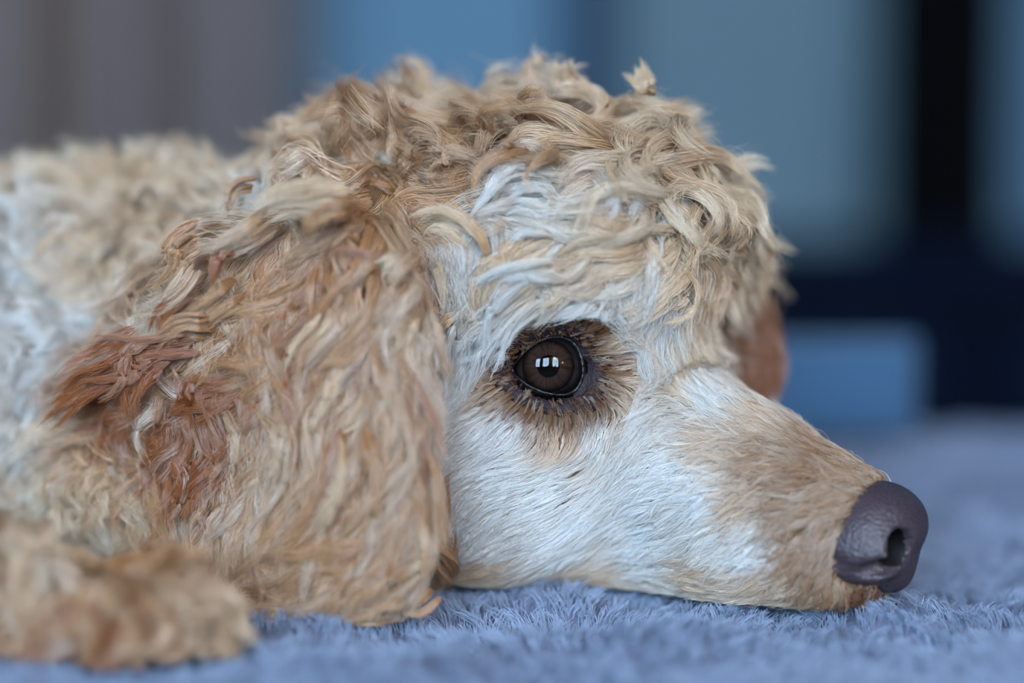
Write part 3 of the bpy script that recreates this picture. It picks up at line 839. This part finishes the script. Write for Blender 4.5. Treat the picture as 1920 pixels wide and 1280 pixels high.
def clump(P, R, n, pig, **kw):
    """in batches, to keep memory small"""
    out = [clump_part(P[i:i + 400], R[i:i + 400], n, pig[i:i + 400], **kw) for i in range(0, len(P), 400)]
    return [np.concatenate([o[k] for o in out]) for k in range(3)]
def clump_part(P, R, n, pig, vary=0.18, wild=0.09, r0=0.00006, tipw=0.12, rootw=1.0, part=0.12):
    """n fibres round every guide; R lock radius in metres (G,), pig (G,3)"""
    G, K = P.shape[:2]; T = norm(np.gradient(P, axis=1))
    ref = np.where(np.abs(T[..., 2:3]) > 0.9, np.array([1.0, 0, 0]), np.array([0, 0, 1.0]))
    S = norm(np.cross(T, ref)); B = np.cross(S, T)
    t = np.linspace(0, 1, K)
    prof = (1.0 + 0.1 * np.sin(math.pi * np.minimum(1, t * 1.6))) * (1 - t) ** 0.75 * (1 - tipw) + tipw * (1 - 0.4 * t)
    prof = prof * (rootw + (1 - rootw) * np.clip(t / 0.3, 0, 1) ** 0.8)
    # fibres gather into a few thin wisps inside the lock; its section is flattened
    nw = 7; wc = rng.normal(0, 0.5, (G, nw, 2)); wi = rng.integers(0, nw, (G, n))
    o2 = wc[np.arange(G)[:, None], wi] + rng.normal(0, 0.22, (G, n, 2))
    wd = (rng.normal(0, part, (G, nw, 2)))[np.arange(G)[:, None], wi]; wl_ = rng.uniform(0.82, 1.0, (G, nw))[np.arange(G)[:, None], wi]
    fa = rng.uniform(0, math.pi, (G, 1)); ex, ey_ = o2[..., 0] * 1.1, o2[..., 1] * 0.9
    u = (ex * np.cos(fa) - ey_ * np.sin(fa)) * R[:, None]; w = (ex * np.sin(fa) + ey_ * np.cos(fa)) * R[:, None]
    # fibres end at different lengths along the guide
    le = (rng.beta(3.0, 1.2, (G, n)) * 0.5 + 0.5) * wl_; st = rng.uniform(0, 0.22, (G, n)) * (1 - rootw); ts = (st[..., None] + t[None, None] * (le - st)[..., None]) * (K - 1)
    i0 = np.minimum(ts.astype(int), K - 2); fr = (ts - i0)[..., None]
    gi = np.arange(G)[:, None, None]
    def lerp(A): return A[gi, i0] * (1 - fr) + A[gi, i0 + 1] * fr
    pr = prof[i0] * (1 - fr[..., 0]) + prof[i0 + 1] * fr[..., 0]
    Q = lerp(P)
    wl = np.where(rng.random((G, n)) < wild, rng.uniform(2.5, 7, (G, n)), 1.0)
    a1, a2 = rng.uniform(0, 6.28, (2, G, n, 1)); f1 = rng.uniform(3, 8, (G, n, 1))
    nz = (R[:, None] * 0.15 * wl)[..., None] * t
    tq = t ** 1.6 * R[:, None, None]
    uu = u[..., None] * pr + nz * np.sin(f1 * t + a1) + wd[..., 0:1] * tq; ww = w[..., None] * pr + nz * np.cos(f1 * 1.2 * t + a2) + wd[..., 1:2] * tq
    Q = Q + lerp(S) * uu[..., None] + lerp(B) * ww[..., None]
    Q[..., 2] = np.maximum(Q[..., 2], 0.001)
    N = G * n
    pg = pig[:, None] * rng.normal(1, vary, (G, n, 1)) * np.ones(3)
    rr = r0 * rng.uniform(0.8, 1.2, (N, 1)) * (1 - 0.75 * t[None] ** 2)
    return Q.reshape(N, K, 3).astype(np.float32), rr.astype(np.float32), np.clip(pg.reshape(N, 3), 0.01, 0.92).astype(np.float32)

M_fur = hair_material('dog_fur')  # root tint: apricot pigment with the shade between locks painted in
M_face = hair_material('face_fur_fibre', root=(0.88, 0.83, 0.78))
def in_view(p, m=0.03):
    d = p - CAM; y = d[:, 1]
    return (np.abs(d[:, 0]) < 0.2118 * y + m)

def lock_pigment(c, G, amount=1.0):
    """pigment wanders from lock to lock between pale and apricot"""
    k = rng.normal(0, amount, (G, 1))
    c2 = np.where(k > 0, c + (np.array([0.80, 0.74, 0.66]) - c) * np.minimum(0.5, 0.22 * k), c * (1 - np.array([0.10, 0.17, 0.24]) * np.minimum(1.6, -k)))
    return np.clip(c2, 0.02, 0.9)

def keep_eye(pts):
    """drop fibres that would hang across the open eye"""
    near = (np.linalg.norm(pts[:, pts.shape[1] // 2] - EYE_C, axis=-1) < 0.045)
    ok = np.ones(len(pts), bool)
    i = np.flatnonzero(near)
    if len(i):
        rho, _ = eye_rho(pts[i].reshape(-1, 3))
        ok[i] = ~((rho.reshape(len(i), -1) < 1.02).any(1))
    return ok
def coat(name, v, f, sdf_own, parent):
    cand = sample_surface(v, f, 2.0e6)
    cand = cand[(cand[:, 0] > -0.23) | (rng.random(len(cand)) < 0.08)]
    nrm = GRID(cand)[1]
    fd, fp, fc = field(cand, nrm)
    R = fp[:, 4]
    up = cand[:, 2] > 0.004
    # no fur inside the eye opening or under the nose leather
    de = np.linalg.norm(cand - EYE_C, axis=-1); dfar = np.linalg.norm(cand - EYE_F, axis=-1)
    rho, _ = eye_rho(cand)
    q_ = pix(cand) - LC; an_ = np.arctan2(q_[:, 1], q_[:, 0])
    bare = np.interp(an_, [-2.6, -1.6, -0.6, 0.0, 0.5, 1.2, 1.9, 2.7], [1.10, 1.08, 1.22, 1.45, 1.38, 1.26, 1.22, 1.12], period=2 * math.pi)
    ok = up & (dfar > 0.0135) & (sdf_nose(cand) > -0.0006) & (rho > bare) & ((rho > bare + 0.25) | (rng.random(len(cand)) < 0.6))
    br = np.clip((1.8 - rho) / 0.5, 0, 1)[:, None]
    fc = fc * (1 - br) + BROWN * br
    if sdf_own is sdf_body: ok &= (np.minimum(sdf_ear_n(cand), sdf_ear_f(cand)) > 0.0)
    vis = in_view(cand) & ((nrm * norm(CAM - cand)).sum(-1) > -0.35)
    made = {}
    for lo, hi, cell, n, r0, k in ((0, 1.9, 0.0016, 14, 0.00006, 7), (1.9, 2.8, 0.0025, 36, 0.00006, 12), (2.8, 3.9, 0.0050, 110, 0.000065, 14), (3.9, 5.7, 0.0060, 150, 0.00007, 14)):
        for view in (True, False):
            m = np.flatnonzero(ok & (R >= lo) & (R < hi) & (vis == view))
            if not len(m): continue
            m = m[thin(cand[m], cell if view else cell * 2.4)]
            n_, rr = (n, r0) if view else (max(6, n // 3), r0 * 2.4)
            P = grow(cand[m], fp[m], k)
            Rm = fp[m, 4] * 0.001 * (1 if view else 1.9) * (0.75 if hi < 2 else 1.0) * rng.uniform(0.7, 1.2, len(m))
            tone = 1.0 + (0.14 * lump(cand[m], 70, 1.2) + 0.12 * lump(cand[m], 260, 0.4))[:, None] * np.array([0.6, 1.0, 1.4])
            o = clump(P, Rm, n_, lock_pigment(fc[m] * tone, len(m), 0.55 if parent is body else 0.8), r0=rr, **({} if parent is body else dict(part=0.3, wild=0.22, vary=0.24)))
            e = keep_eye(o[0])
            made.setdefault(k, []).append([x[e] for x in o])
    for k, outs in made.items():
        strands({7: 'face_fur', 12: 'brow_fur', 14: 'curly_fur'}[k] if parent is body else 'ear_fur', *[np.concatenate([o[i] for o in outs]) for i in range(3)], M_fur if k == 14 else M_face, parent)

coat('fur', bv, bf, sdf_body, body)
coat('fur', ev, ef, sdf_ear_n, ear_near)
coat('fur', fv_, ff_, sdf_ear_f, ear_far)

# ------------------------------------------------------------------ single locks that stand out in the coat
def ear_y(px):
    return -0.040 + (690 - px) * 0.00006
# points along the lock (photo pixels, root first), lock radius mm, pigment, rise above the coat mm, on the ear?
C_, A_, R_, W_, P_ = CREAM, APRI, RUST, WHITE, PALE
LOCKS = [
 # forehead curls
 ([(1045,385),(1023,336),(981,325),(950,338),(924,375),(903,396),(895,427)],4.6,W_,7,0),([(1060,400),(1040,355),(1000,345),(962,360),(940,390),(915,420)],4.2,W_,5,0),
 ([(1025,432),(1007,406),(981,396),(955,398),(941,417),(940,438)],3.2,W_,8,0),([(1049,456),(1036,440),(1012,435),(986,443),(971,463),(968,482)],3.2,W_,7,0),
 ([(830,406),(812,385),(783,375),(757,380),(736,404),(731,432),(729,456)],4.6,A_,7,0),([(880,497),(877,466),(856,437),(825,419),(794,419),(773,437),(762,466)],4.4,C_,8,0),
 ([(1070,513),(1025,508),(981,510),(940,521),(908,539),(882,562),(856,581)],3.8,W_,5,0),([(1064,544),(1025,526),(986,536),(947,562),(921,593),(890,640),(870,700)],3.6,W_,5,0),
 ([(1090,310),(1117,333),(1137,359),(1140,385),(1127,406),(1100,425)],4.4,W_,8,0),([(1122,312),(1163,338),(1176,367),(1169,396),(1153,420)],4.2,W_,8,0),
 ([(800,470),(778,484),(752,505),(729,521),(716,542)],3.6,C_,9,0),([(800,440),(770,460),(745,490),(720,510),(708,530)],3.2,C_,8,0),
 ([(1237,335),(1262,366),(1253,397),(1231,422),(1220,464)],4.0,W_,7,0),([(1356,354),(1331,391),(1287,394),(1262,410)],4.0,C_,7,0),
 ([(1202,444),(1214,503),(1206,566),(1183,628),(1179,671)],3.4,W_,4,0),([(1187,417),(1190,470),(1183,495),(1179,550),(1165,600)],3.4,W_,4,0),
 ([(1225,480),(1230,540),(1222,600),(1210,660),(1212,725)],3.0,W_,3,0),([(1253,526),(1292,534),(1284,573),(1255,590),(1218,592)],3.2,C_,6,0),
 ([(1290,600),(1310,640),(1340,680),(1365,705)],3.0,W_,3,0),([(1240,600),(1260,640),(1290,670),(1320,690)],3.0,C_,3,0),
 # brow
 ([(1060,520),(1024,523),(956,552),(917,586),(886,646),(865,698),(847,762)],4.6,W_,6,0),([(1047,538),(998,560),(961,599),(935,646),(912,693),(880,738)],4.2,W_,5,0),
 ([(930,560),(886,590),(850,636),(832,690),(828,740)],4.0,W_,5,0),([(870,560),(830,580),(800,625),(782,665)],3.4,C_,5,0),([(800,560),(775,590),(758,630),(752,670)],3.0,C_,4,0),
 ([(1110,520),(1130,550),(1140,590),(1135,630)],3.0,C_,3,0),([(1150,500),(1165,550),(1160,600),(1150,650)],3.0,W_,3,0),
 # crown and outline
 
 
 ([(1072,190),(1062,165),(1056,132),(1066,107),(1078,92)],3.8,C_,19,0),
 ([(1215,200),(1206,169),(1188,138),(1172,120)],3.4,C_,17,0),
 
 ([(731,254),(750,280),(762,310),(775,343)],3.8,W_,12,0),
 ([(712,300),(650,302),(590,304),(541,319)],5.4,W_,10,0),([(700,335),(645,335),(585,350),(520,385)],5.2,W_,9,0),([(690,360),(640,355),(590,372),(545,395),(500,410)],5.0,C_,9,0),
 
 ([(970,240),(990,270),(985,310),(960,330)],4.2,C_,12,0),([(1050,230),(1075,260),(1070,300),(1045,320)],4.2,C_,12,0),
 # far brow tuft
 ([(1360,470),(1394,462),(1425,456),(1456,474),(1472,497)],4.2,C_,9,0),([(1355,500),(1394,495),(1433,499),(1460,519),(1472,536)],4.2,C_,8,0),([(1360,455),(1368,495),(1350,534),(1335,568)],4.0,C_,7,0),
 ([(1340,520),(1380,520),(1420,530),(1445,545)],3.6,C_,7,0),
 # ear, upper part
 ([(673,401),(619,377),(556,377),(498,401),(439,448)],5.2,C_,9,1),([(681,416),(642,393),(587,416),(556,459)],4.6,A_,8,1),([(690,430),(650,415),(610,450),(585,490)],4.2,A_,7,1),
 ([(697,537),(685,494),(650,478),(623,500),(587,526)],4.6,R_,6,1),([(484,357),(445,361),(426,396),(391,412)],4.2,P_,6,1),([(520,400),(469,435),(422,459),(352,474)],4.0,P_,6,1),
 ([(400,440),(344,467),(320,513),(273,541)],3.8,A_,4,1),([(449,474),(420,470),(402,500),(391,552)],2.2,R_,8,1),
 ([(375,490),(344,537),(297,576),(250,580)],2.2,P_,7,1),([(352,537),(320,560),(297,592),(285,631)],3.2,R_,5,1),([(470,520),(430,552),(375,592),(328,623)],3.8,A_,5,1),([(520,500),(484,537),(422,584),(391,615)],3.8,C_,5,1),
 ([(560,500),(510,540),(470,590),(430,630)],4.0,A_,5,1),
 # ear, front edge and curtain
 ([(685,520),(704,600),(722,662),(760,730),(795,805),(812,900),(815,980)],3.6,R_,3,1),([(689,569),(705,616),(712,680),(745,740),(790,820),(815,910),(825,1000)],4.2,A_,5,1),
 ([(634,569),(600,620),(560,660),(540,720)],4.4,C_,6,1),([(587,561),(576,592),(541,639),(529,701)],4.4,C_,6,1),([(642,600),(619,631),(572,674),(545,725)],4.4,A_,6,1),
 ([(693,623),(666,662),(619,680),(566,722)],4.4,A_,7,1),([(697,701),(670,725),(650,764),(619,799),(595,850)],4.4,C_,7,1),([(720,700),(735,770),(725,840),(690,900)],4.4,A_,6,1),
 ([(439,725),(482,741),(509,787),(505,842),(490,900),(460,960),(410,1005)],4.8,P_,7,1),([(410,735),(440,760),(462,810),(460,870),(440,920),(400,965)],4.6,P_,6,1),([(500,730),(535,790),(540,850),(515,920),(465,985)],4.6,P_,7,1),
 ([(560,740),(575,810),(565,880),(540,940),(490,1000)],4.4,P_,7,1),([(600,760),(605,830),(592,900),(560,960),(510,1005)],4.4,C_,7,1),([(650,800),(652,870),(640,930),(610,985),(570,1022)],4.4,C_,7,1),
 ([(690,780),(712,850),(715,930),(690,1000),(640,1040)],4.4,A_,7,1),([(740,770),(765,850),(775,940),(760,1010),(720,1060)],4.2,C_,7,1),([(790,830),(812,900),(818,990),(800,1060),(760,1098)],4.0,A_,6,1),
 ([(800,980),(790,1040),(750,1080),(700,1100)],4.0,C_,7,1),
 # ear hem
 ([(700,1040),(620,1050),(540,1048),(470,1030),(400,1052)],4.8,A_,8,1),([(680,1065),(600,1075),(520,1070),(440,1055),(360,1075)],4.6,A_,7,1),([(780,1060),(740,1085),(690,1115),(660,1155)],4.2,C_,7,1),
 ([(720,1070),(670,1100),(620,1130),(595,1170)],4.2,C_,7,1),([(650,1080),(590,1110),(545,1140),(525,1172),(490,1190)],4.2,C_,7,1),([(560,1085),(510,1110),(475,1145),(470,1185)],4.0,A_,7,1),
 ([(790,1085),(770,1110),(730,1130),(700,1140)],3.6,A_,6,1),([(480,1060),(430,1080),(400,1110),(390,1150)],4.0,A_,6,1),
 # rust locks at the back of the ear
 ([(380,640),(316,645),(260,652),(211,645),(151,650)],3.0,R_,6,1),([(300,660),(246,666),(197,691),(148,705),(109,740),(105,765)],3.8,R_,5,1),([(230,700),(176,719),(134,747),(91,778),(53,803),(33,815)],3.6,R_,4,1),
 ([(300,650),(253,670),(243,708),(211,740),(169,754)],3.4,R_,6,1),([(330,670),(288,684),(260,719),(246,761),(252,800)],4.0,R_,6,1),([(420,620),(387,620),(337,618),(285,666)],3.0,A_,7,1),
 
 
 ([(500,680),(450,715),(373,729),(330,745)],2.4,A_,9,1),([(457,670),(400,678),(360,700),(334,735)],3.2,A_,7,1),
 ([(350,700),(345,760),(360,820),(350,880)],3.8,R_,4,1),([(390,740),(385,800),(370,870),(350,930)],4.0,P_,5,1),([(330,860),(345,900),(330,950),(300,985)],3.8,R_,3,1),([(380,900),(375,950),(345,990)],3.8,A_,4,1),
 
 # lip
 ([(1110,1100),(1080,1102),(1055,1108),(1035,1118)],1.6,BROWN,1.5,0),
]
def make_locks():
    heads, ears = [], []
    for pts, R, pig, rise, on_ear in LOCKS:
        P = np.array(pts, float)
        rise = min(rise + (0 if on_ear or rise < 5 else 4), 0.36 * np.linalg.norm(np.diff(P, axis=0), axis=1).sum() / 5.9)
        tall = rise >= 9 and not on_ear
        if tall and P[0][1] < 330: P = np.concatenate([[P[0] + (np.array([960, 450]) - P[0]) * 0.18], P])
        # resample the traced line evenly
        n = len(P); ext = np.concatenate([[2 * P[0] - P[1]], P, [2 * P[-1] - P[-2]]])
        fine = []
        for i in range(n - 1):
            a, b, c, d = ext[i:i + 4]
            for t in np.linspace(0, 1, 12, endpoint=(i == n - 2)):
                fine.append(0.5 * (2 * b + (c - a) * t + (2 * a - 5 * b + 4 * c - d) * t * t + (3 * b - 3 * c + d - a) * t ** 3))
        fine = np.array(fine); s = np.concatenate([[0], np.cumsum(np.linalg.norm(np.diff(fine, axis=0), axis=1))])
        u = np.linspace(0, s[-1], K); Q = np.stack([np.interp(u, s, fine[:, i]) for i in (0, 1)], -1)
        hit, ok = cast(lambda q: GRID(q)[0], Q[:, 0], Q[:, 1])
        y = hit[:, 1].copy()
        if on_ear:
            ey = ear_y(Q[:, 0]); y = np.where(y > ey + 0.014, ey, y)
        if not ok.all() and ok.any():      # beyond the outline: keep the depth of the last point on the surface
            last = np.flatnonzero(ok)[-1]
            y = np.where(ok, y, y[last] + 0.3 * (y - y[last]))
        y = np.convolve(np.pad(y, 2, mode='edge'), np.ones(5) / 5, 'valid')
        d = ray_dir(Q[:, 0], Q[:, 1])
        t = np.linspace(0, 1, K)
        lift = 0.001 * rise * np.sin(np.pi * np.clip(0.08 + 0.72 * t, 0, 1)) ** 0.8
        G = CAM + d * ((y - lift - CAM[1]) / d[:, 1])[:, None]
        G[:, 2] = np.maximum(G[:, 2], 0.004)
        step = np.linalg.norm(np.diff(G, axis=0), axis=1).sum()
        side = norm(np.cross(np.gradient(G, axis=0), d))
        for c in range(5):
            cut = rng.uniform(0.65, 1.0); src = np.linspace(0, 1, K); tt = np.linspace(rng.uniform(0, 0.2), cut, K)
            Gc = np.stack([np.interp(tt, src, G[:, i]) for i in range(3)], -1)
            o = rng.normal(0, 0.75, 2) * R * 0.001; bend = rng.normal(0, 0.045 if on_ear else 0.08) * step
            Gc = Gc + side * (o[0] * (1 - 0.5 * t) + bend * t * t)[:, None] - d * o[1] * 0.8
            Gc[:, 2] = np.maximum(Gc[:, 2], 0.004)
            (ears if on_ear else heads).append((Gc, min(R * 0.52, step * 60), pig))
    for lst, par in ((heads, body), (ears, ear_near)):
        P = np.array([l[0] for l in lst]); R = np.array([l[1] for l in lst]) * 0.001
        pg = lock_pigment(np.array([l[2] for l in lst]), len(lst), 0.4)
        pts, rad, pc = clump(P, R * 1.1, 110, pg, wild=0.25, r0=0.00006, tipw=0.12, rootw=0.3)
        ok = keep_eye(pts)
        strands('lock_fur' if par is body else 'ear_lock_fur', pts[ok], rad[ok], pc[ok], M_fur, par)
make_locks()
